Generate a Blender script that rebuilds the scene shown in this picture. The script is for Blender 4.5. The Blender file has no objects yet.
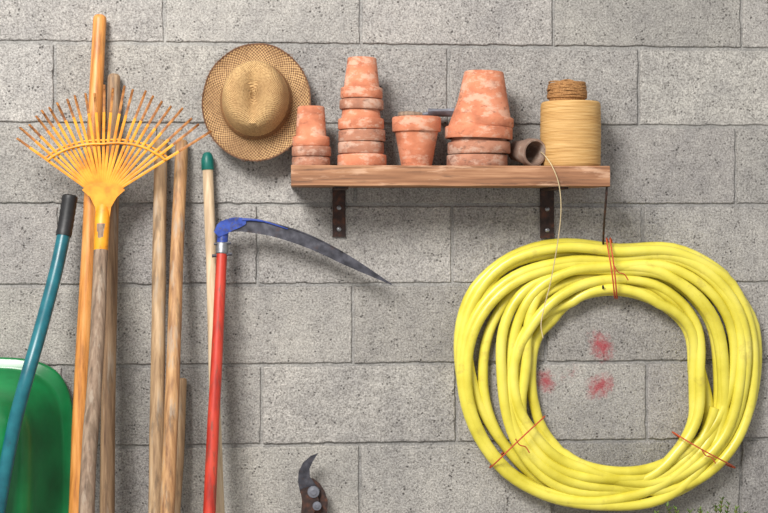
import bpy, math, random
from mathutils import Vector, Matrix, noise as mnoise
random.seed(7)
sc = bpy.context.scene
FPX = 1280.0; S = 0.5/195.0; D = FPX*S; A = math.radians(4.0); HZ = 218.0; ZC = 1.19
CX = -D*math.tan(A)
fw = Vector((math.sin(A), math.cos(A), 0)); rt = Vector((math.cos(A), -math.sin(A), 0))
def P(px, py, d=0.0):
    """photo measurement -> world point lying on the plane d metres in front of the wall"""
    u = (px-384)/FPX; v = (HZ-py)/FPX
    dr = fw + rt*u
    t = (D-d)/dr.y
    return Vector((CX+t*dr.x, -d, ZC+t*v))
def W(px, d=0.1): return px*S*(D-d)/D

# ------------------------------------------------------------------ materials
def lin(c):
    o = []
    for x in c:
        x = x/255.0
        o.append(x/12.92 if x <= 0.04045 else ((x+0.055)/1.055)**2.4)
    return tuple(o)+(1.0,)
class NT:
    def __init__(s, name):
        s.m = bpy.data.materials.new(name); s.m.use_nodes = True
        s.t = s.m.node_tree; s.b = s.t.nodes['Principled BSDF']
    def n(s, typ, **k):
        nd = s.t.nodes.new(typ)
        for a, b in k.items(): setattr(nd, a, b)
        return nd
    def l(s, a, b): s.t.links.new(a, b)
    def coord(s, scale=(1,1,1), kind='Object'):
        tc = s.n('ShaderNodeTexCoord'); mp = s.n('ShaderNodeMapping')
        mp.inputs['Scale'].default_value = scale
        s.l(tc.outputs[kind], mp.inputs['Vector']); return mp.outputs['Vector']
    def noise(s, vec, scale=1, detail=4, rough=.55):
        n = s.n('ShaderNodeTexNoise'); n.inputs['Scale'].default_value = scale
        n.inputs['Detail'].default_value = detail; n.inputs['Roughness'].default_value = rough
        s.l(vec, n.inputs['Vector']); return n.outputs['Fac']
    def ramp(s, fac, stops):
        r = s.n('ShaderNodeValToRGB'); e = r.color_ramp.elements
        while len(e) < len(stops): e.new(.5)
        for i, (p, c) in enumerate(stops): e[i].position = p; e[i].color = c
        s.l(fac, r.inputs['Fac']); return r.outputs['Color']
    def mix(s, fac, a, b, mode='MIX'):
        m = s.n('ShaderNodeMix', data_type='RGBA', blend_type=mode)
        for v, k in ((fac, 0), (a, 6), (b, 7)):
            if hasattr(v, 'is_linked') or hasattr(v, 'links'): s.l(v, m.inputs[k])
            else: m.inputs[k].default_value = v
        return m.outputs[2]
    def math(s, op, a, b=None, clamp=False):
        m = s.n('ShaderNodeMath', operation=op, use_clamp=clamp)
        for v, k in ((a, 0), (b, 1)):
            if v is None: continue
            if hasattr(v, 'links'): s.l(v, m.inputs[k])
            else: m.inputs[k].default_value = v
        return m.outputs[0]
    def bump(s, h, strength=.3, dist=.002):
        b = s.n('ShaderNodeBump'); b.inputs['Strength'].default_value = strength
        b.inputs['Distance'].default_value = dist
        s.l(h, b.inputs['Height']); s.l(b.outputs[0], s.b.inputs['Normal'])
    def fin(s, col, rough=.6, metal=0.):
        s.l(col, s.b.inputs['Base Color'])
        s.b.inputs['Roughness'].default_value = rough; s.b.inputs['Metallic'].default_value = metal
        return s.m
def basic(name, stops, scale=(20,20,20), rough=.6, metal=0., bump=.3, bscale=None, bdist=.001,
          spot=None, detail=5, spot2=None):
    t = NT(name); v = t.coord(scale)
    n = t.noise(v, 1, detail)
    k = len(stops)
    col = t.ramp(n, [(.3+.4*i/(k-1), lin(c)) for i, c in enumerate(stops)])
    for sp_ in (spot, spot2):
        if not sp_: continue
        sc_, th, c, amt = sp_
        n2 = t.noise(t.coord((sc_,)*3 if not isinstance(sc_, tuple) else sc_), 1, 6, .65)
        f = t.ramp(n2, [(th, (0,0,0,1)), (th+.09, (amt,amt,amt,1))])
        col = t.mix(f, col, lin(c))
    b = t.noise(t.coord(bscale or tuple(x*2 for x in scale)), 1, 4)
    t.bump(b, bump, bdist)
    return t.fin(col, rough, metal)

def wood(name, stops, horiz=False, rough=.6, spot=None, spot2=None):
    sc_ = (3, 90, 90) if horiz else (90, 90, 3)
    return basic(name, stops, sc_, rough, 0, .5, (6,160,160) if horiz else (160,160,6), .001, spot, 5, spot2)
dirt = ((34,34,6), .53, (92,76,60), .6)
grey = ((60,60,4), .55, (164,150,134), .6)
M_honey = wood('honey_wood', [(122,86,58),(170,128,86),(198,158,112)], rough=.6, spot=dirt, spot2=grey)
M_orange = wood('orange_wood', [(154,94,42),(198,132,64),(216,154,88)], rough=.45, spot=((22,22,5), .57, (124,80,44), .55))
M_grey_wood = wood('weathered_wood', [(84,70,58),(130,108,90),(158,138,118)], rough=.8, spot=dirt, spot2=grey)
M_brown = wood('brown_wood', [(96,72,54),(140,112,84),(170,142,112)], rough=.7, spot=dirt, spot2=grey)
M_tan = wood('tan_wood', [(124,98,72),(166,136,102),(192,164,130)], rough=.7, spot=dirt, spot2=grey)
M_beige = wood('pale_wood', [(172,146,116),(202,178,146),(216,196,166)], rough=.6)
M_plank = wood('plank_wood', [(96,62,42),(144,100,70),(178,134,100)], horiz=True, rough=.75,
               spot=((7,40,40), .56, (196,158,130), .7), spot2=((5,70,70),.56,(78,54,42),.75))
M_red = basic('red_paint', [(140,32,22),(184,52,36),(196,70,50)], (60,60,6), .45, 0, .2,
              spot=((90,90,9), .56, (116,64,48), .85))
M_teal = basic('teal_plastic', [(16,98,90),(28,122,110)], (30,30,30), .4, 0, .1)
M_blue = basic('blue_paint', [(24,40,100),(40,66,150),(52,80,164)], (60,60,60), .45, 0, .2,
               spot=(90, .56, (76,72,80), .8))
M_steel = basic('dark_steel', [(46,46,52),(70,70,78),(92,92,100)], (50,50,50), .5, .5, .25,
                spot=(40, .58, (80,60,54), .5))
M_iron = basic('rusty_iron', [(40,32,32),(64,48,44),(100,64,50)], (60,60,60), .75, .3, .5)
M_zinc = basic('zinc', [(130,132,136),(170,172,176)], (80,80,80), .4, .8, .2)
M_grey_metal = basic('grey_metal', [(92,94,102),(124,126,136)], (50,50,50), .55, .2, .2)
M_yellow = basic('yellow_paint', [(190,112,14),(220,144,24),(230,160,40)], (30,30,30), .45, 0, .15,
                 spot=(70, .62, (164,96,30), .6))
M_tine_rust = basic('worn_tine', [(104,62,32),(154,98,46),(186,128,60)], (80,80,80), .55, .1, .3)
M_greenp = basic('green_paint', [(10,90,46),(14,112,60),(22,128,70)], (8,8,8), .28, 0, .06, (20,20,20),
                 spot=(30,.66,(60,110,80),.4))
M_frame = basic('petrol_blue_paint', [(12,74,86),(18,92,104),(30,108,118)], (20,20,20), .35, 0, .12,
                spot=(70, .62, (50,70,70), .6))
M_black = basic('black_rubber', [(18,18,20),(32,32,34)], (60,60,60), .5, 0, .3)
M_hose = basic('yellow_hose', [(196,182,52),(218,206,78),(228,216,100)], (9,9,9), .33, 0, .10, (240,240,240), .0006,
               spot=(24, .58, (176,158,70), .4))
M_redplastic = basic('red_plastic', [(170,24,20),(200,36,28)], (40,40,40), .4, 0, .1)
M_tie = basic('orange_twine', [(166,66,34),(200,94,54)], (400,400,400), .8, 0, .5)
M_string = basic('string', [(180,160,120),(204,186,150)], (400,400,400), .85, 0, .5)
M_leaf = basic('rosemary_green', [(60,84,30),(104,130,52)], (60,60,60), .6, 0, .2)
M_stem = basic('stem_brown', [(90,70,46),(110,90,60)], (60,60,60), .8, 0, .3)
M_soil = basic('soil', [(40,30,24),(66,50,40)], (90,90,90), .9, 0, .8)
def terra(name, stops, chalk, dark=(120,70,52)):
    return basic(name, stops, (16,16,22), .9, 0, .6, (260,260,260), .0012, spot=((22,22,40), .50, chalk, .6), detail=6,
                 spot2=((30,30,60), .57, dark, .55))
M_terra = terra('terracotta', [(158,94,68),(194,122,90),(208,142,112)], (208,172,150))
M_terra2 = terra('old_terracotta', [(126,86,70),(164,112,88),(184,134,110)], (196,168,150), (88,68,58))
M_terra3 = terra('grey_terracotta', [(104,84,74),(130,106,92),(150,126,108)], (170,156,144), (80,70,60))
def straw(name, nu, pitch, cols, edge=.4):
    t = NT(name); tc = t.n('ShaderNodeTexCoord'); sp = t.n('ShaderNodeSeparateXYZ')
    t.l(tc.outputs['UV'], sp.inputs[0])
    wv = t.noise(t.coord((40,40,40)), 1, 3)
    a = t.math('SINE', t.math('ADD', t.math('MULTIPLY', sp.outputs[0], 2*math.pi*nu), t.math('MULTIPLY', wv, 2.5)))
    b = t.math('SINE', t.math('ADD', t.math('MULTIPLY', sp.outputs[1], 2*math.pi/pitch), t.math('MULTIPLY', wv, 2.5)))
    w = t.math('MULTIPLY_ADD', t.math('MULTIPLY', a, b), .5); w.node.inputs[2].default_value = .5
    nz = t.noise(t.coord((190,190,190)), 1, 4)
    w2 = t.math('ADD', t.math('MULTIPLY', w, .48), t.math('MULTIPLY', nz, .52))
    col = t.ramp(w2, [(.27, lin(cols[0])), (.44, lin(cols[1])), (.70, lin(cols[2]))])
    big = t.noise(t.coord((14,14,14)), 1, 4)
    col = t.mix(t.ramp(big, [(.42,(0,0,0,1)),(.66,(.6,.6,.6,1))]), col, lin(cols[3]))
    t.bump(w2, .9, .004)
    return t.fin(col, .7)
M_straw = straw('straw_weave', 90, .0078, [(60,40,24),(140,104,66),(196,160,112),(118,86,54)])
M_straw_c = straw('straw_crown', 76, .0065, [(92,62,32),(176,138,88),(212,178,126),(150,112,70)])
M_straw_edge = basic('straw_edge', [(76,48,30),(116,80,50)], (200,200,200), .8, 0, .6)
def twine(name, pitch, cols):
    t = NT(name); tc = t.n('ShaderNodeTexCoord'); sp = t.n('ShaderNodeSeparateXYZ')
    t.l(tc.outputs['Object'], sp.inputs[0])
    nz = t.noise(t.coord((25,25,60)), 1, 4)
    ph = t.math('ADD', t.math('MULTIPLY', sp.outputs[2], 2*math.pi/pitch), t.math('MULTIPLY', nz, 5.))
    w = t.math('MULTIPLY_ADD', t.math('SINE', ph), .5); w.node.inputs[2].default_value = .5
    n2 = t.noise(t.coord((12,12,260)), 1, 4)
    w2 = t.math('ADD', t.math('MULTIPLY', w, .22), t.math('MULTIPLY', n2, .78))
    col = t.ramp(w2, [(.25, lin(cols[0])), (.5, lin(cols[1])), (.75, lin(cols[2]))])
    t.bump(w2, .7, .002); return t.fin(col, .75)
M_twine = twine('sisal_winding', .0035, [(148,106,54),(188,146,86),(210,176,120)])
M_jute = basic('jute_cord', [(112,76,40),(156,112,66),(184,140,90)], (300,300,300), .85, 0, .6)

# wall block material
def wallmat(name, mortar=False):
    t = NT(name); v = t.coord()
    g = t.noise(v, 210, 5, .75); g2 = t.noise(v, 48, 4, .65); big = t.noise(v, 2.6, 6, .65)
    mid = t.noise(v, 11, 6, .72)
    f = t.math('ADD', t.math('MULTIPLY', g, .8), t.math('MULTIPLY', g2, .2))
    if mortar: st = [(.34, lin((130,128,126))), (.5, lin((164,162,159))), (.66, lin((192,190,187)))]
    else: st = [(.33, lin((88,86,84))), (.42, lin((142,139,136))), (.52, lin((178,175,172))), (.66, lin((216,213,209)))]
    col = t.ramp(f, st)
    vo = t.n('ShaderNodeTexVoronoi'); vo.inputs['Scale'].default_value = 105; vo.inputs['Randomness'].default_value = 1; t.l(v, vo.inputs['Vector'])
    pn = t.noise(v, 26, 4, .7)
    pore = t.math('MULTIPLY', t.math('MULTIPLY', t.math('SUBTRACT', .36, vo.outputs['Distance'], True), 5.), t.math('MULTIPLY', t.math('SUBTRACT', pn, .5, True), 9.), True)
    if not mortar: col = t.mix(t.math('MULTIPLY', pore, .85), col, lin((74,71,69)))
    at = t.n('ShaderNodeAttribute', attribute_name='tone')
    col = t.mix(1.0, col, at.outputs['Color'], 'MULTIPLY')
    bg = t.ramp(big, [(.3, (.78,.78,.79,1)), (.7, (1.14,1.13,1.11,1))])
    col = t.mix(1.0, col, bg, 'MULTIPLY')
    mg = t.ramp(mid, [(.3, (.82,.82,.83,1)), (.7, (1.12,1.12,1.10,1))])
    col = t.mix(1.0, col, mg, 'MULTIPLY')
    wob = t.noise(v, 60, 6, .8)
    tot = None
    for (px, py, rx, ry) in ((601,346,19,26),(545,381,16,20),(600,386,26,19),(570,374,44,16)):
        c = P(px, py)
        mp = t.n('ShaderNodeMapping', vector_type='TEXTURE'); mp.inputs['Location'].default_value = c
        mp.inputs['Scale'].default_value = (rx*S, 1, ry*S)
        mp.inputs['Rotation'].default_value = (0, -.5, 0)
        t.l(v, mp.inputs['Vector'])
        ln = t.n('ShaderNodeVectorMath', operation='LENGTH'); t.l(mp.outputs[0], ln.inputs[0])
        k = t.math('SUBTRACT', 1.0, ln.outputs['Value'], True)
        if rx > 30: k = t.math('MULTIPLY', k, .4)
        tot = k if tot is None else t.math('MAXIMUM', tot, k)
    m = t.math('MULTIPLY', t.math('SUBTRACT', t.math('ADD', t.math('MULTIPLY', tot, .5), wob), .65), 3.2, True)
    m = t.math('MULTIPLY', m, t.math('MULTIPLY', tot, 2.2, True))
    col = t.mix(t.math('MULTIPLY', m, .82), col, lin((170,50,64)))
    h = t.math('SUBTRACT', f, t.math('MULTIPLY', pore, .35))
    h = t.math('ADD', h, t.math('MULTIPLY', g2, .5))
    t.bump(h, 1.0, .006)
    return t.fin(col, .94)
M_block = wallmat('concrete_block'); M_mortar = wallmat('mortar', True)
M_floor = basic('concrete_floor', [(120,118,114),(150,148,144),(166,164,160)], (6,6,6), .85, 0, .5, (120,120,120), .002)

# ------------------------------------------------------------------ mesh builder
class MB:
    def __init__(s): s.v=[]; s.f=[]; s.m=[]; s.uv=[]
    def face(s, idx, m, uv=None):
        s.f.append(tuple(idx)); s.m.append(m); s.uv.append(uv or [(0,0)]*len(idx))
    def tube(s, pts, rad, seg=12, m=0, caps=True):
        pts = [Vector(p) for p in pts]; n = len(pts)
        if not hasattr(rad, '__len__'): rad = [rad]*n
        base = len(s.v); T=[]
        for i in range(n):
            t = pts[min(i+1,n-1)]-pts[max(i-1,0)]
            T.append(t.normalized() if t.length>1e-9 else Vector((0,0,1)))
        up = Vector((0,-1,0)) if abs(T[0].y) < .9 else Vector((1,0,0))
        N = (up - T[0]*up.dot(T[0])).normalized()
        L=[0.]
        for i in range(1,n): L.append(L[-1]+(pts[i]-pts[i-1]).length)
        for i in range(n):
            if i: 
                N = N - T[i]*N.dot(T[i]); N.normalize()
            B = T[i].cross(N); r = rad[i]
            ra, rb = r if hasattr(r,'__len__') else (r,r)
            for k in range(seg):
                a = 2*math.pi*k/seg
                s.v.append(pts[i]+N*math.cos(a)*rb+B*math.sin(a)*ra)
        for i in range(n-1):
            for k in range(seg):
                k2=(k+1)%seg
                s.face((base+i*seg+k, base+i*seg+k2, base+(i+1)*seg+k2, base+(i+1)*seg+k), m,
                       [(k/seg,L[i]),((k+1)/seg,L[i]),((k+1)/seg,L[i+1]),(k/seg,L[i+1])])
        if caps:
            s.face([base+k for k in range(seg)][::-1], m)
            s.face([base+(n-1)*seg+k for k in range(seg)], m)
    def lathe(s, prof, M, seg=40, mats=0, ell=(1,1), wob=0., dent=None):
        base=len(s.v); n=len(prof); L=[0.]
        for i in range(1,n): L.append(L[-1]+math.hypot(prof[i][0]-prof[i-1][0], prof[i][1]-prof[i-1][1]))
        for (r,h) in prof:
            r=max(r,1e-5)
            for k in range(seg):
                a=2*math.pi*k/seg
                q=Vector((math.cos(a)*r*ell[0], math.sin(a)*r*ell[1], h))
                if wob: 
                    w=mnoise.noise(Vector((q.x*14,q.y*14,3.1)))*wob*min(1,(r/.1)**2)
                    q.z+=w; q.x*=1+w*.8
                if dent: q=dent(q)
                s.v.append(M@q)
        for i in range(n-1):
            mm = mats[i] if hasattr(mats,'__len__') else mats
            for k in range(seg):
                k2=(k+1)%seg
                s.face((base+i*seg+k, base+(i+1)*seg+k, base+(i+1)*seg+k2, base+i*seg+k2), mm,
                       [(k/seg,L[i]),(k/seg,L[i+1]),((k+1)/seg,L[i+1]),((k+1)/seg,L[i])])
    def box(s, lo, hi, m=0):
        b=len(s.v)
        for z in (lo[2],hi[2]):
            for y in (lo[1],hi[1]):
                for x in (lo[0],hi[0]): s.v.append(Vector((x,y,z)))
        for f in ((0,1,5,4),(1,3,7,5),(3,2,6,7),(2,0,4,6),(4,5,7,6),(2,3,1,0)): s.face([b+i for i in f], m)
    def plate(s, pts, th, m=0, flat_dir=Vector((0,1,0))):
        b=len(s.v); n=len(pts)
        for p in pts: s.v.append(Vector(p))
        for p in pts: s.v.append(Vector(p)+flat_dir*th)
        s.face([b+i for i in range(n)], m); s.face([b+n+i for i in range(n)][::-1], m)
        for i in range(n):
            j=(i+1)%n; s.face((b+j,b+i,b+n+i,b+n+j), m)
    def strip(s, top, bot, th, m=0):
        b=len(s.v); n=len(top)
        for p,q in zip(top,bot):
            p=Vector(p); q=Vector(q)
            s.v += [p, p+Vector((0,th,0)), q+Vector((0,th*.35,0)), q+Vector((0,th*.65,0))]
        for i in range(n-1):
            a=b+4*i; c=a+4
            for f in ((a,c,c+2,a+2),(a+1,a+3,c+3,c+1),(a,a+1,c+1,c),(a+2,c+2,c+3,a+3)): s.face(f,m)
        s.face((b,b+2,b+3,b+1),m); e=b+4*(n-1); s.face((e,e+1,e+3,e+2),m)
    def build(s, name, mats, bevel=0, origin=True, smooth=35):
        me=bpy.data.meshes.new(name)
        c=Vector((0,0,0))
        if origin:
            xs=[v.x for v in s.v]; ys=[v.y for v in s.v]; zs=[v.z for v in s.v]
            c=Vector(((min(xs)+max(xs))/2,(min(ys)+max(ys))/2,(min(zs)+max(zs))/2))
        me.from_pydata([tuple(v-c) for v in s.v],[],s.f)
        for m in mats: me.materials.append(m)
        me.polygons.foreach_set('material_index', s.m)
        uvl=me.uv_layers.new(name='UVMap'); fl=[]
        for u in s.uv:
            for a,b in u: fl += [a,b]
        uvl.data.foreach_set('uv', fl)
        import bmesh
        bm=bmesh.new(); bm.from_mesh(me); bmesh.ops.recalc_face_normals(bm, faces=bm.faces); bm.to_mesh(me); bm.free()
        me.shade_smooth(); me.set_sharp_from_angle(angle=math.radians(smooth))
        o=bpy.data.objects.new(name, me); o.location=c; sc.collection.objects.link(o)
        return o
def cat(pts, sub=8, closed=False):
    pts=[Vector(p) for p in pts]; n=len(pts); out=[]
    for i in range(n if closed else n-1):
        p0=pts[(i-1)%n] if closed or i>0 else pts[0]*2-pts[1]
        p1=pts[i]; p2=pts[(i+1)%n]
        p3=pts[(i+2)%n] if closed or i+2<n else pts[-1]*2-pts[-2]
        for k in range(sub):
            t=k/sub
            out.append(.5*((2*p1)+(-p0+p2)*t+(2*p0-5*p1+4*p2-p3)*t*t+(-p0+3*p1-3*p2+p3)*t**3))
    if not closed: out.append(pts[-1])
    return out

# ------------------------------------------------------------------ room shell
wb=MB(); tones=[]
rowpx=[361,449,355,453,353,457,360,455]; RH=.2048; z0=ZC+(HZ-45)*S
X0,X1=-2.6,2.6; ZT=2.7
GAP=.0088
def edge_pts(p,q,n,amp,seed):
    """points from p to q (x,z) with a ragged offset"""
    out=[]
    for i in range(n):
        t=i/n; x=p[0]+(q[0]-p[0])*t; z=p[1]+(q[1]-p[1])*t
        k1=mnoise.noise(Vector((x*22,z*22,seed)))*1.1+mnoise.noise(Vector((x*60,z*60,seed)))+.7*mnoise.noise(Vector((x*150,z*150,seed+4)))
        nx=-(q[1]-p[1]); nz=(q[0]-p[0]); L=math.hypot(nx,nz)
        out.append((x+nx/L*k1*amp, z+nz/L*k1*amp))
    return out
def blk(x0,x1,za,zb,tone,seed,hi):
    yo=random.uniform(-.0012,.0012)
    nx=max(4,int((x1-x0)/.010)) if hi else 1; nz=max(3,int((zb-za)/.010)) if hi else 1
    amp=.0019 if hi else 0
    def loop(ins,y):
        a=(x0+ins,za+ins);b_=(x1-ins,za+ins);c=(x1-ins,zb-ins);d=(x0+ins,zb-ins)
        pts=edge_pts(a,b_,nx,amp,seed)+edge_pts(b_,c,nz,amp,seed)+edge_pts(c,d,nx,amp,seed)+edge_pts(d,a,nz,amp,seed)
        return [Vector((x,y,z)) for x,z in pts]
    b=len(wb.v); n=2*(nx+nz)
    for ins,y in ((0,.05),(0,yo+.0045),(.0010,yo+.0014),(.0028,yo)): wb.v+=loop(ins,y)
    for r in range(3):
        for q in range(n):
            q2=(q+1)%n; wb.face((b+r*n+q,b+r*n+q2,b+(r+1)*n+q2,b+(r+1)*n+q),0); tones.append(tone)
    wb.face([b+3*n+q for q in range(n)],0); tones.append(tone)
sd=0
for k in range(-5,9):
    zb=z0-RH*(k-1); za=zb-RH
    ref=rowpx[k] if 0<=k<8 else (358 if k%2==0 else 452)
    xr=(ref-384)*S
    i0=math.floor((X0-xr)/.5)
    x=xr+i0*.5
    zb_=min(zb,ZT)
    if za<.01: za=-.004
    if zb_-za<.02: continue
    while x<X1:
        a=max(x,X0)+GAP*.4; b_=min(x+.5,X1)-GAP*.4
        if b_-a>.02:
            sd+=1
            t=random.uniform(.86,1.09); blk(a,b_,za+GAP/2,zb_-GAP/2,(t,t*random.uniform(.99,1.0),t*random.uniform(.97,1.0),1),sd*3.7,-1.5<x<1.5)
        x+=.5
wb.box((X0,.0060,0),(X1,.2,ZT),1); tones += [(1,1,1,1)]*6
wall=wb.build('wall_back',[M_block,M_mortar],origin=False,smooth=20)
ca=wall.data.color_attributes.new('tone','FLOAT_COLOR','CORNER')
for p in wall.data.polygons:
    for l in p.loop_indices: ca.data[l].color=tones[p.index]
fb=MB(); fb.box((X0,-4.2,-.1),(X1,.2,-.0002),0); fb.build('floor',[M_floor],origin=False)

# ------------------------------------------------------------------ shelf
SD=.2
zt=P(450,165.5,SD).z; zb=P(450,186,SD).z
xl=P(291,175,SD).x; xr=P(610,175,SD).x
sh=MB()
nx=60; prof=[(-SD,zb+.002),(-SD-.0005,(zb+zt)/2),(-SD,zt-.003),(-SD+.003,zt),(-.1,zt),(-.004,zt),(-.004,zb),(-.1,zb),(-SD+.003,zb)]
b=len(sh.v); n=len(prof)
for i in range(nx+1):
    x=xl+(xr-xl)*i/nx
    for j,(y,z) in enumerate(prof):
        dz=mnoise.noise(Vector((x*9,j*.7,0)))*.003 if j in(0,1,2,8) else 0
        sh.v.append(Vector((x,y+mnoise.noise(Vector((x*14,5,j*.4)))*.0022*(j<3),z+dz*.6-(.0006 if dz else 0))))
for i in range(nx):
    for j in range(n):
        j2=(j+1)%n; sh.face((b+i*n+j,b+i*n+j2,b+(i+1)*n+j2,b+(i+1)*n+j),0)
sh.face([b+j for j in range(n)],0); sh.face([b+nx*n+j for j in range(n)][::-1],0)
for px,yb,wd in ((339,237,13),(547,238,14)):
    w=wd*S/2; c=P(px,210,.004).x; zlow=P(px,yb,.004).z
    sh.box((c-w,-.007,zlow),(c+w,-.0015,zb-.001),1)
    sh.box((c-w,-SD+.02,zb-.007),(c+w,-.0015,zb-.0012),1)
    for zz in (zlow+.02,zlow+.075):
        sh.lathe([(.006,0),(.0055,.002),(.003,.0035),(0,.004)],Matrix.Translation((c,-.007,zz))@Matrix.Rotation(math.pi/2,4,'X'),14,2)
sh.build('wooden_wall_shelf',[M_plank,M_iron,M_zinc])
hk=MB()
hk.tube(cat([P(607,184,.19),P(606,200,.17),P(604,225,.10),P(603,250,.012),P(603,270,.007),P(603,284,.007),P(603,288,.02),P(603,288,.06),P(603,286,.07)],6),.0028,8,0)
hk.build('wire_hook',[M_iron])

# ------------------------------------------------------------------ terracotta pots
def pot(mb, px, d, ytop, ybot, wtop, wrim, rimh, m=0, tilt=0., inv=True, tl2=0.):
    s_=S*(D-d)/D; h=(ybot-ytop)*s_; rt_=wtop*s_/2; rr=wrim*s_/2; rh=rimh*s_; th=.0065
    rb=rr-(.0075 if inv else .007)
    pr=[(.007,h),(rt_-.003,h),(rt_-.0008,h-.0012),(rt_,h-.004),(rb-.0005,rh+.002),(rb,rh+.0005),(rr-.0015,rh-.0005),(rr,rh-.003),(rr+.0004,.004),(rr-.0015,.0005),(rr-.003,0),(rr-th,0),
        (rr-th-.001,rh),(rt_-th,h-.009),(.007,h-.009),(.007,h)]
    if not inv: pr=[(r,h-z) for r,z in pr][::-1]
    c=P(px,ybot,d); zs=ZC+(HZ-ybot)*s_
    c.z=zs
    M=Matrix.Translation(c)@Matrix.Rotation(tilt,4,'Y')@Matrix.Rotation(tl2,4,'X')
    mb.lathe(pr,M,44,m)
dP=.1
def zfix(o):
    lo=min((o.matrix_basis@v.co).z for v in o.data.vertices)
    o.location.z += zt+.0003-lo
s1=MB()
pot(s1,311,dP,104,144,27,37,10); pot(s1,311.5,dP,116,154,24,39,10,1); pot(s1,311,dP,128,164,24,38,9.5,1)
zfix(s1.build('terracotta_pot_stack',[M_terra,M_terra2]))
s2=MB()
pot(s2,361.5,dP,55,96,29,42,11,0,.012); pot(s2,361.5,dP,68,107,26,44,10,1,.01)
pot(s2,361,dP,84,127,32,46,11,0); pot(s2,362,dP,98,139,28,47,11.5,1,-.012)
pot(s2,361,dP,113,151,28,46,11.5,1); pot(s2,362,dP,126,164,28,49,12,0)
zfix(s2.build('terracotta_pot_stack',[M_terra,M_terra2]))
s3=MB(); pot(s3,416.5,dP,115,165,31,49,15,0,inv=False); zfix(s3.build('terracotta_flowerpot',[M_terra]))
s4=MB()
pot(s4,482,dP,68,124,40,63,10,0,.035); pot(s4,478.5,dP,84,136,36,68,12,0,.03)
pot(s4,479,dP,102,151,36,63,12,1,-.01); pot(s4,477,dP,120,164,36,61,12,1,0)
zfix(s4.build('terracotta_pot_stack',[M_terra,M_terra2]))
s5=MB(); s_=S*.97
h=36*s_; ra=10*s_; rb_=14*s_
pr=[(.005,0),(ra-.002,0),(ra,.003),(rb_-.003,h*.72),(rb_,h*.73),(rb_,h-.002),(rb_-.002,h),(rb_-.006,h),(rb_-.007,h*.7),(ra-.006,.008),(.005,.008),(.005,0)]
ax=Vector((.40,-.91,-.10)).normalized()
c=P(518,151,.09)+Vector((-.002,.03,0))
M=Matrix.Translation(c)@ax.to_track_quat('Z','Y').to_matrix().to_4x4()
s5.lathe(pr,M,36,0); zfix(s5.build('terracotta_flowerpot',[M_terra3]))
# hand trowel laid across the upright pot
tr=MB()
zr=zt+W(50,dP)
def TP(px,d,dz=0):
    p=P(px,112,d); return Vector((p.x,-d,zr+.009+dz))
tr.tube([TP(398,.065),TP(400,.065),TP(408,.065),TP(416,.064),TP(422,.063)],[.004,.008,.0095,.008,.006],12,1)
tr.tube([TP(421,.063),TP(427,.062,.003),TP(432,.061,.004)],.0045,8,0)
b=len(tr.v)
for i in range(11):
    t=i/10; w=.024*(1-t**3.4)*min(1,.6+t*2)+.001
    x=428+27*t
    for side in (0,1):
        for q in range(7):
            f=q/3-1; p=TP(x,.06-f*w,.004+.006-.018*(1-f*f)*.9+.002*side+.002); p.z+=.004*f
            tr.v.append(p)
for i in range(10):
    for q in range(6):
        a=b+i*14+q; tr.face((a,a+1,a+15,a+14),0); tr.face((a+7,a+21,a+22,a+8),0)
    for q in (0,6):
        a=b+i*14+q; tr.face((a,a+14,a+21,a+7),0)
tr.build('hand_trowel',[M_grey_metal,M_grey_wood])

# ------------------------------------------------------------------ twine spool
sp=MB(); d=.1; s_=S*(D-d)/D
c=P(570.5,165,d); c.z=zt+.0004; R=30*s_; H=66*s_
pr=[(.012,0),(R-.004,0),(R-.0005,.004)]
for i in range(1,30):
    t=i/30; pr.append((R+.0012*math.sin(math.pi*t)+.0004*math.sin(i*2.3),.004+(H-.008)*t))
pr+=[(R-.0008,H-.004),(R-.004,H-.0005),(.02,H-.001),(.012,H-.004),(.012,0)]
sp.lathe(pr,Matrix.Translation(c),56,0)
spool=sp.build('twine_spool',[M_twine])
jb=MB(); c2=P(567,98,d); c2.z=c.z+H
r2=20*s_; h2=21*s_
jb.lathe([(.006,0),(r2*.86,0),(r2*.95,h2*.2),(r2*.93,h2*.5),(r2*.82,h2*.8),(r2*.55,h2*.98),(.006,h2)],Matrix.Translation(c2),36,0)
for i in range(26):
    tx=random.uniform(-.35,.35); ty=random.uniform(-.3,.3); zz=h2*random.uniform(.18,.86)
    rr=r2*(1.0-.25*max(0,(zz/h2-.5)))*.98
    pts=[Vector((rr*math.cos(a),rr*math.sin(a),max(.003,zz+rr*.5*(tx*math.cos(a)+ty*math.sin(a))))) for a in [2*math.pi*k/28 for k in range(29)]]
    jb.tube([c2+p for p in pts],.0019,6,0,False)
for i in range(9):
    a=random.uniform(0,6.28); pts=[]
    for k in range(13):
        t=-1+2*k/12; q=Vector((math.cos(a)*t*r2*.75,math.sin(a)*t*r2*.75,h2*(1.07-.35*t*t))); q+=Vector((-math.sin(a),math.cos(a),0))*random.uniform(-.001,.001)
        pts.append(c2+q)
    jb.tube(pts,.002,6,0)
jb.build('jute_twine_ball',[M_jute])
st=MB()
st.tube(cat([P(541,152,.12),P(546,157,.19),P(553,168,.212),P(559,185,.206),P(561,210,.19),P(558,240,.165),P(551,280,.13),P(544,308,.12),P(541,325,.12),P(543,338,.12)],8),.0013,6,0)
so=st.build('loose_string',[M_string]); so.parent=spool; so.location=so.location-spool.location

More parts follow.
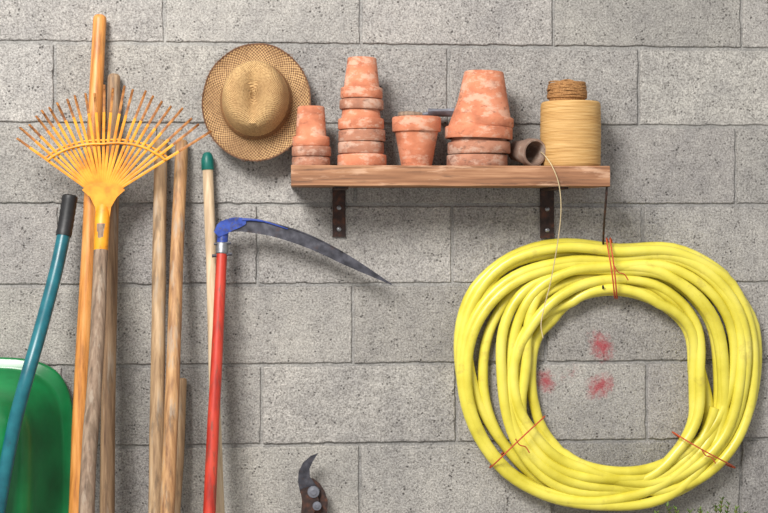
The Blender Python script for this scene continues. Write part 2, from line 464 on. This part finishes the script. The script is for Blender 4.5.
# ------------------------------------------------------------------ straw hat
hb=MB()
k=S
pr=[(0,.104),(8*k,.105),(16*k,.105),(23*k,.102),(28.5*k,.093),(31.5*k,.073),(33*k,.045),(34.5*k,.022),(35.5*k,.010),(38*k,.004),(42*k,.001),(47*k,.000),(51*k,.002),(54*k,.006),(55*k,.008),(55.5*k,.0075),(55*k,.006),
    (51*k,.000),(42*k,-.002),(36*k,.003),(34*k,.016),(32.3*k,.043),(29*k,.088),(16*k,.1025),(0,.102)]
ms=[1]*8+[0]*5+[2]*4+[0]*3+[1]*5
Rm=Matrix.Rotation(math.radians(-4),4,'Z')@Matrix.Rotation(math.radians(90-11),4,'X')
Mh=Matrix.Translation(P(256.5,102.5,.046))@Rm
def dent(q):
    if q.z>.05:
        f=(q.z-.05)/.05; r=math.hypot(q.x,q.y)
        q.z-=.026*f*math.exp(-(q.x/.018)**2)*max(0,1-(abs(q.y)/.085)**2)
        q.x*=1-.10*f*(1 if q.y<0 else .3)
    return q
hb.lathe(pr,Mh,72,ms,ell=(.965,1.08),wob=.008,dent=dent)
for j in range(5):
    pts=[]
    for q in range(60):
        a=2*math.pi*q/60
        pts.append(Mh@Vector((math.cos(a)*(35.6-.35*j)*k*.965,math.sin(a)*(35.6-.35*j)*k*1.08,.014+.0032*j+.001*math.sin(3*a+j))))
    hb.tube(pts+[pts[0]],.0020,6,3,False)
# frayed straws round the brim
for q in range(46):
    a=random.uniform(0,6.283); r0=54.6*k; L=random.uniform(.004,.011)
    p0=Vector((math.cos(a)*r0*.965,math.sin(a)*r0*1.08,.008)); tdir=Vector((-math.sin(a),math.cos(a),0))*random.choice((-1,1))
    rdir=Vector((math.cos(a),math.sin(a),random.uniform(0,.5)))
    hb.tube([Mh@p0,Mh@(p0+tdir*L*.7+rdir*L*.25),Mh@(p0+tdir*L*1.2+rdir*L*.7)],[.0008,.0007,.0004],5,2)
ys=[v.y for v in hb.v]; sh_=max(0,max(ys)+.002)
for v in hb.v: v.y-=sh_
hat=hb.build('straw_hat',[M_straw,M_straw_c,M_straw_edge,basic('hat_band',[(96,64,36),(140,100,60)],(200,200,200),.8,0,.6)],smooth=60)

# ------------------------------------------------------------------ long handles
def dz_(z, ztop, dt, db): return dt+(db-dt)*(1-z/ztop)
def pole_line(px1,py1,px2,py2,dt,db,zend=None):
    a=P(px1,py1,dt); zt_=a.z
    q=P(px2,py2,.1)
    for _ in range(4): q=P(px2,py2,dz_(q.z,zt_,dt,db))
    dirv=(q-a)/(q.z-a.z)
    return a, a+dirv*((zend if zend is not None else .004)-a.z)
def pole(mb,a,e,r1,r2,m=0,n=40,bow=.003,seed=0,round_top=True):
    pts=[];rad=[]
    ts=[0,.0015,.004,.008]+[i/n for i in range(1,n+1)]
    for t in ts:
        p=a.lerp(e,t)
        w=math.sin(math.pi*t)*bow
        p=p+Vector((mnoise.noise(Vector((seed,t*3,0)))*w*2, 0, 0))
        r=r1+(r2-r1)*t; r*=1+.04*mnoise.noise(Vector((seed+9,t*14,0)))
        if round_top: r*= {0:.55,.0015:.8,.004:.95}.get(t,1)
        pts.append(p);rad.append(r)
    mb.tube(pts,rad,16,m)
def simple_pole(name,px1,py1,px2,py2,dt,db,r1,r2,mat,seed,zend=None):
    mb=MB();a,e=pole_line(px1,py1,px2,py2,dt,db,zend);pole(mb,a,e,r1*S,r2*S,0,seed=seed);return mb.build(name,[mat],smooth=50)
simple_pole('wooden_tool_handle',100,15,76,513,.024,.20,6.6,7.6,M_orange,1)
simple_pole('wooden_tool_handle',114,74,107,513,.022,.14,6.2,7.6,M_brown,2)
simple_pole('wooden_tool_handle',161,140,156,513,.024,.20,6.4,7.6,M_tan,3)
simple_pole('wooden_tool_handle',182,140,167,513,.024,.28,6.2,7.4,M_honey,4)
simple_pole('wooden_stake',182,378,176,513,.02,.10,4.8,5.2,M_tan,5)
mb=MB(); a,e=pole_line(207.5,160,219,513,.02,.16); pole(mb,a,e,5.2*S,5.6*S,0,seed=6,bow=.002)
dr=(a-e).normalized()
mb.tube([a-dr*.026,a-dr*.024,a-dr*.002,a+dr*.006,a+dr*.014,a+dr*.019,a+dr*.020],[5.8*S,6.3*S,6.2*S,5.6*S,4.6*S,3.*S,.5*S],16,1)
mb.build('broom_handle',[M_beige,M_teal])

# ------------------------------------------------------------------ leaf rake
rk=MB(); RD=.115
a,e=pole_line(103,205,88,513,RD,.44)
pole(rk,a.lerp(e,.04),e,6.6*S,7.6*S,1,seed=11,round_top=False)
rk.tube([a.lerp(e,-.01),a.lerp(e,.005),a.lerp(e,.03),a.lerp(e,.09),a.lerp(e,.093)],[(5*S,.006),(6.5*S,.012),(7.2*S,.016),(6.9*S,6.9*S),(6*S,6*S)],16,0)
outl=[(82,190),(86,185.5),(94,183),(103,182),(112,183),(120,185.5),(125,190),(117,197),(111,207),(109,222),(97,222),(95,207),(90,197)]
rk.plate([P(x,y,RD+.010) for x,y in outl],.006,0)
NTn=23
brace=[];brace2=[]
for i in range(NTn):
    t=-1+2*i/(NTn-1)
    ang=math.radians(t*54+ (3 if t>0 else 0)*t+random.uniform(-1,1))
    Lr=104+12*max(0,t)-6*max(0,-t)+random.uniform(-4,4)
    def Q(r,d): return P(103+t*8+r*math.sin(ang),194-r*math.cos(ang)*(1) - 2*(1-abs(t)),d)
    pts=[Q(6,RD+.006),Q(20,RD+.007),Q(45,RD+.008),Q(70,RD+.010),Q(80,RD+.012)]
    rk.tube(pts,[(.0038,.0016)]*5,6,0)
    p2=[Q(80,RD+.012),Q(Lr-10,RD+.014),Q(Lr-4,RD+.016),Q(Lr-1,RD+.023),Q(Lr-1,RD+.034),Q(Lr-5,RD+.044)]
    rk.tube(p2,[(.0036,.0016),(.0036,.0016),(.0034,.0017),(.0032,.0017),(.003,.0017),(.002,.0012)],6,2)
    rb_=48+ (10*abs(t)**1.3)+(6*t if t>0 else 0)
    brace.append(Q(rb_,RD+.013)); brace2.append(Q(rb_+3.5,RD+.0045))
rk.tube(brace,(.0028),8,0); rk.tube(brace2,(.0026),8,0)
rk.build('leaf_rake',[M_yellow,M_grey_wood,M_tine_rust])

# ------------------------------------------------------------------ scythe
sy=MB(); d0=.075
a,e=pole_line(222,250,209,513,d0,.27)
pole(sy,a,e,5.2*S,6.6*S,0,seed=15,round_top=False,bow=.002)
dr=(a-e).normalized()
sy.tube([a-dr*.01,a-dr*.008,a+dr*.016,a+dr*.018],[5.6*S,6.3*S,6.3*S,5.6*S],16,2)
sy.tube([a+dr*.014,a+dr*.03,a+dr*.055,a+dr*.062],[5.3*S,5.5*S,5.8*S,4.6*S],14,1)
sy.tube([P(212,256,d0+.004),P(232,254,d0+.004)],.0045,6,3)
sy.tube([P(214,244,d0+.006),P(231,243,d0+.006)],.0035,6,3)
def bl(l,d): return cat([P(x,y,d) for x,y in l],6)
topl=[(215,231),(220,223),(232,219),(250,219),(275,223.5),(310,235),(350,256),(392,284)]
botl=[(219,236),(226,233),(238,231.5),(253,233),(276,237.5),(310,249),(349,267),(391.5,285)]
T_=bl(topl,d0+.006); B_=bl(botl,d0+.008)
sy.strip(T_,B_,.004,3)
sy.tube([p+Vector((0,0,-.0015)) for p in T_[:36]],[.004*(1-.55*i/35) for i in range(36)],8,3)
sy.strip(bl([(214,232),(219,222.5),(231,218),(240,217.5),(246,219)],d0+.011)[:25],bl([(219,237),(226,234),(234,230),(241,227),(246,224)],d0+.011)[:25],.003,1)
sy.tube(bl([(242,219.5),(262,221),(288,229)],d0+.009),[.0042*(1-.75*i/12) for i in range(13)],8,1)
sy.build('scythe',[M_red,M_blue,M_zinc,M_steel])

# ------------------------------------------------------------------ loppers
lp=MB(); d=.06
lp.plate([P(x,y,d) for x,y in [(318,453.5),(311,456),(303,463),(298.5,472),(298,482),(300,492),(303,500),(309,502),(318,497),(320,490),(315,484),(310,477),(309.5,469),(313,461)]],.005,0)
lp.plate([P(x,y,d-.006) for x,y in [(309,478),(306,484),(306,496),(308,513),(310,530),(322,530),(327,513),(328,502),(325,492),(320,484),(314,479)]],.005,1)
lp.plate([P(x,y,d+.0055) for x,y in [(300,490),(302,500),(301,515),(300,532),(309,532),(313,515),(319,500),(316,492),(308,487)]],.004,1)
for (x,y,r) in ((313.5,492,6),(317,506,4.5)):
    c=P(x,y,d+.006)
    lp.lathe([(0,.006),(r*S*.4,.006),(r*S*.55,.004),(r*S*.9,.003),(r*S,.0)],Matrix.Translation(c)@Matrix.Rotation(math.pi/2,4,'X'),24,2)
for x1,x2 in ((304,285),(318,342)):
    a=P(x1,522,d); e=P(x2,680,.13); e.z=.006
    lp.tube([a,a.lerp(e,.08),a.lerp(e,.6)],.0085,12,1)
    lp.tube([a.lerp(e,.58),a.lerp(e,.6),a.lerp(e,.97),e],[.009,.013,.014,.010],14,3)
lp.build('loppers',[M_steel,M_iron,M_grey_metal,M_redplastic])

# ------------------------------------------------------------------ garden hose
tab=[(0,82,154),(30,88,153),(60,84,145),(86,81,127),(112,79,139),(135,76,155),(156,72,158),(180,72,152),(212,83,146),(240,91,141),(270,91,138),(300,95,148),(330,95,153)]
def rng(th):
    th%=360; n=len(tab)
    for i in range(n):
        a0=tab[i][0]; a1=tab[(i+1)%n][0]+(360 if i==n-1 else 0)
        if a0<=th<a1:
            t=(th-a0)/(a1-a0); out=[]
            for c in (1,2):
                p0=tab[(i-1)%n][c];p1=tab[i][c];p2=tab[(i+1)%n][c];p3=tab[(i+2)%n][c]
                out.append(.5*(2*p1+(-p0+p2)*t+(2*p0-5*p1+4*p2-p3)*t*t+(-p0+3*p1-3*p2+p3)*t**3))
            return out
order=[.62,1.0,.16,.78,.0,.46,.92,.08,.70,.30,1.0,.54,.22,.84,.38,.12,.58,.0]
lay=  [0,  0,  1,  1,  0, 1,  0,  1,  0,  0,  1, 1, 0, 1, 1, 0, 1, 1]
NL=16
hp=[]; HR=5.2*S
rs=random.Random(5); ph=[[rs.uniform(0,6.28) for _ in range(5)] for _ in range(NL+2)]
def sm(t): t=max(0,min(1,t)); return t*t*(3-2*t)
def val(i,th):
    T=math.radians(th)
    f=order[i]+.12*math.sin(T+ph[i][0])+.09*math.sin(2*T+ph[i][1])+.05*math.sin(3*T+ph[i][4])
    if f>1: f=1-(f-1)*.5
    if f<0: f=-f*.5
    return f, lay[i]+.25*math.sin(2*T+ph[i][2])+.15*math.sin(3*T+ph[i][3])
steps=80
start=-14
for i in range(NL):
    for q in range(steps):
        th=start+360*q/steps
        f,l=val(i,th)
        if q/steps>.66:
            f2,l2=val(i+1,th); w=sm((q/steps-.66)/.34); f=f*(1-w)+f2*w; l=l*(1-w)+l2*w+.8*math.sin(math.pi*w)
        lo,hi=rng(th); r=lo+(hi-lo)*f
        d=.019+.0255*max(0,l)
        hp.append(P(608+r*math.cos(math.radians(th)),372-r*math.sin(math.radians(th)),d))
ho=MB(); ho.tube(hp,HR,14,0)
p0=hp[0]; p1=hp[1]; dd=(p0-p1).normalized()
ho.tube([p0-dd*.004,p0-dd*.002,p0+dd*.02,p0+dd*.022],[HR*1.05,HR*1.2,HR*1.2,HR*.9],16,1)
ho.tube([p0+dd*.02,p0+dd*.034],[HR*.85,HR*.8],16,2)
def tie(th_c, lo, hi, skew, n=2):
    c0=math.radians(th_c)
    for j in range(n):
        pts=[]
        for q in range(33):
            a=2*math.pi*q/32
            rr=(lo+hi)/2+((hi-lo)/2)*math.cos(a)
            dd=.044+.052*math.sin(a)
            aa=c0+math.radians(skew*math.cos(a)+j*1.6+.6*math.sin(a))
            pts.append(P(608+rr*math.cos(aa),372-rr*math.sin(aa),max(.0055,dd)))
        ho.tube(pts,.0019,6,3,False)
    pts=[P(608+(lo+hi)/2*math.cos(c0)+dx,372-(lo+hi)/2*math.sin(c0)+dy,.097) for dx,dy in ((-1,-2),(3,4),(9,6),(13,12))]
    ho.tube(cat(pts,4),.0016,6,3)
tie(86,74,134,3); tie(217,77,152,2,1); tie(320,88,159,3,1)
ho.build('garden_hose',[M_hose,M_redplastic,M_black,M_tie],smooth=60)

# ------------------------------------------------------------------ wheelbarrow stood on its nose
wbm=MB()
cx=P(-55,450,.2).x; ztop=P(30,355,.03).z
def ring(a,zlo,zhi,y,n=4.5,seg=64):
    out=[];c=(zlo+zhi)/2;b_=(zhi-zlo)/2
    for q in range(seg):
        t=2*math.pi*q/seg; ct,stt=math.cos(t),math.sin(t)
        out.append(Vector((cx+a*math.copysign(abs(ct)**(2/n),ct),-y,c+b_*math.copysign(abs(stt)**(2/n),stt))))
    return out
hw=P(75,420,.03).x-cx
rings=[ring(hw-.004,.224,ztop-.004,.018),ring(hw,.22,ztop,.022),ring(hw,.22,ztop,.032),ring(hw-.004,.225,ztop-.004,.036),ring(hw-.024,.25,ztop-.022,.036),ring(hw-.032,.26,ztop-.030,.042),
       ring(hw-.070,.35,ztop-.070,.17),ring(hw-.080,.38,ztop-.080,.21),ring(hw-.105,.41,ztop-.105,.235),ring(hw-.14,.45,ztop-.14,.245),ring(hw-.25,.52,ztop-.22,.247),ring(.002,.60,.62,.247)]
inner=[ring(.002,.60,.62,.243),ring(hw-.14,.45,ztop-.14,.241),ring(hw-.105,.41,ztop-.107,.229),ring(hw-.084,.38,ztop-.085,.205),ring(hw-.036,.264,ztop-.036,.04),ring(hw-.028,.25,ztop-.027,.031),ring(hw-.006,.226,ztop-.006,.031),ring(hw-.004,.224,ztop-.004,.018)]
allr=rings+inner; b=len(wbm.v)
for r in allr: wbm.v+=r
for i in range(len(allr)-1):
    for q in range(64):
        q2=(q+1)%64; wbm.face((b+i*64+q,b+i*64+q2,b+(i+1)*64+q2,b+(i+1)*64+q),0)
hand=[(70,194,.10),(67,214,.105),(63.5,234,.115),(57,265,.14),(48,300,.18),(38,337,.23),(27,375,.262),(15,420,.268),(5,470,.27),(-3,515,.28),(-15,560,.31),(-30,592,.345)]
H3=[P(*h) for h in hand]
for mir in (0,1):
    pp=[Vector((2*cx-p.x,p.y,p.z)) if mir else p for p in H3]
    cc=cat(pp,6)
    wbm.tube(cc,6.4*S,16,1)
    g=cc[:13]
    wbm.tube([g[0]+(g[0]-g[1])*.4]+g,[.013]+[.0185+ .0012*(q%2) for q in range(13)],16,2)
    f=pp[9]; sx=1 if not mir else -1
    wbm.tube(cat([f,f+Vector((sx*.01,-.12,.02)),f+Vector((sx*.02,-.2,.03)),f+Vector((sx*.02,-.22,-.01)),f+Vector((sx*.015,-.18,-.06)),pp[10]],5),.009,10,1)
wc=Vector((cx,-.345,.19))
axl=[Vector((H3[-1].x,-.345,.19)),Vector((2*cx-H3[-1].x,-.345,.19))]
for q,p in enumerate((H3[-1],Vector((2*cx-H3[-1].x,H3[-1].y,H3[-1].z)))): wbm.tube([p,axl[q]],.012,10,1)
wbm.tube(axl,.009,12,3)
Mw=Matrix.Translation(wc)@Matrix.Rotation(math.pi/2,4,'Y')
wt=.026
tyre=[(.155+.03*math.cos(a),wt*math.sin(a)) for a in [2*math.pi*q/16 for q in range(17)]]
wbm.lathe(tyre,Mw,48,2)
wbm.lathe([(.01,.03),(.025,.028),(.03,.012),(.11,.008),(.135,.02),(.135,-.02),(.11,-.008),(.03,-.012),(.025,-.028),(.01,-.03)],Mw,36,1)
o=wbm.build('wheelbarrow',[M_greenp,M_frame,M_black,M_zinc],smooth=50)
o.location.z-=min((o.matrix_basis@v.co).z for v in o.data.vertices)

# ------------------------------------------------------------------ rosemary in a pot
rp=MB(); c=P(700,600,.25); c.z=0
rp.lathe([(.01,0),(.085,0),(.115,.17),(.125,.17),(.127,.205),(.118,.205),(.112,.18),(.01,.178),(.01,0)],Matrix.Translation(c),40,[0]*6+[1]+[0])
tips=[(667,507),(676,510),(700,511),(722,500),(729,505),(716,508),(736,510),(690,513),(745,515),(656,515),(708,516)]
for (px,py) in tips:
    tp=P(px,py,.25+random.uniform(-.05,.05)); b0=c+Vector((random.uniform(-.06,.06),random.uniform(-.06,.06),.175))
    mid=b0.lerp(tp,.55)+Vector((random.uniform(-.01,.01),random.uniform(-.02,.02),.0))
    cc=cat([b0,mid,tp],14)
    rp.tube(cc,[.0025*(1-.6*q/(len(cc)-1)) for q in range(len(cc))],6,2)
    for q in range(5,len(cc)):
        for w in range(4):
            an=random.uniform(0,6.28); L=.02*random.uniform(.7,1.1)*(1 if q<len(cc)-3 else .75)
            dv=Vector((math.cos(an)*.75,math.sin(an)*.75,.8)).normalized()
            p=cc[q]; sd_=dv.cross(Vector((0,0,1))).normalized()*.0024
            nn=sd_.cross(dv).normalized()*.0008
            b=len(rp.v); rp.v+=[p+sd_*.5+nn,p-sd_*.5+nn,p+dv*L*.5-sd_+nn,p+dv*L,p+dv*L*.5+sd_+nn,p-nn]
            rp.face((b,b+1,b+2,b+3,b+4),3); rp.face((b+5,b+4,b+3),3); rp.face((b+5,b+3,b+2),3)
rp.build('potted_rosemary',[M_terra,M_soil,M_stem,M_leaf])

# ------------------------------------------------------------------ light, world, camera
w=bpy.data.worlds.new('World'); sc.world=w; w.use_nodes=True
w.node_tree.nodes['Background'].inputs[0].default_value=(1,.985,.97,1)
w.node_tree.nodes['Background'].inputs[1].default_value=.62
def area(name,loc,tgt,size,en,col=(1,1,1)):
    l=bpy.data.lights.new(name,'AREA'); l.shape='DISK'; l.size=size; l.energy=en; l.color=col
    o=bpy.data.objects.new(name,l); o.location=loc
    o.rotation_euler=(Vector(tgt)-Vector(loc)).to_track_quat('-Z','Y').to_euler(); sc.collection.objects.link(o)
area('daylight_key',(-1.5,-3.0,3.2),(0.25,0,1.05),1.4,232,(1,.97,.93))  # broad disk key for soft daylight from upper left front; no opening modelled
cam=bpy.data.cameras.new('Camera'); co=bpy.data.objects.new('Camera',cam); sc.collection.objects.link(co)
cam.sensor_width=36; cam.lens=36*FPX/768; cam.shift_y=(HZ-256.5)/768
co.location=(CX,-D,ZC); co.rotation_euler=(math.pi/2,0,-A)
sc.camera=co
sc.view_settings.view_transform='Standard'; sc.view_settings.look='None'
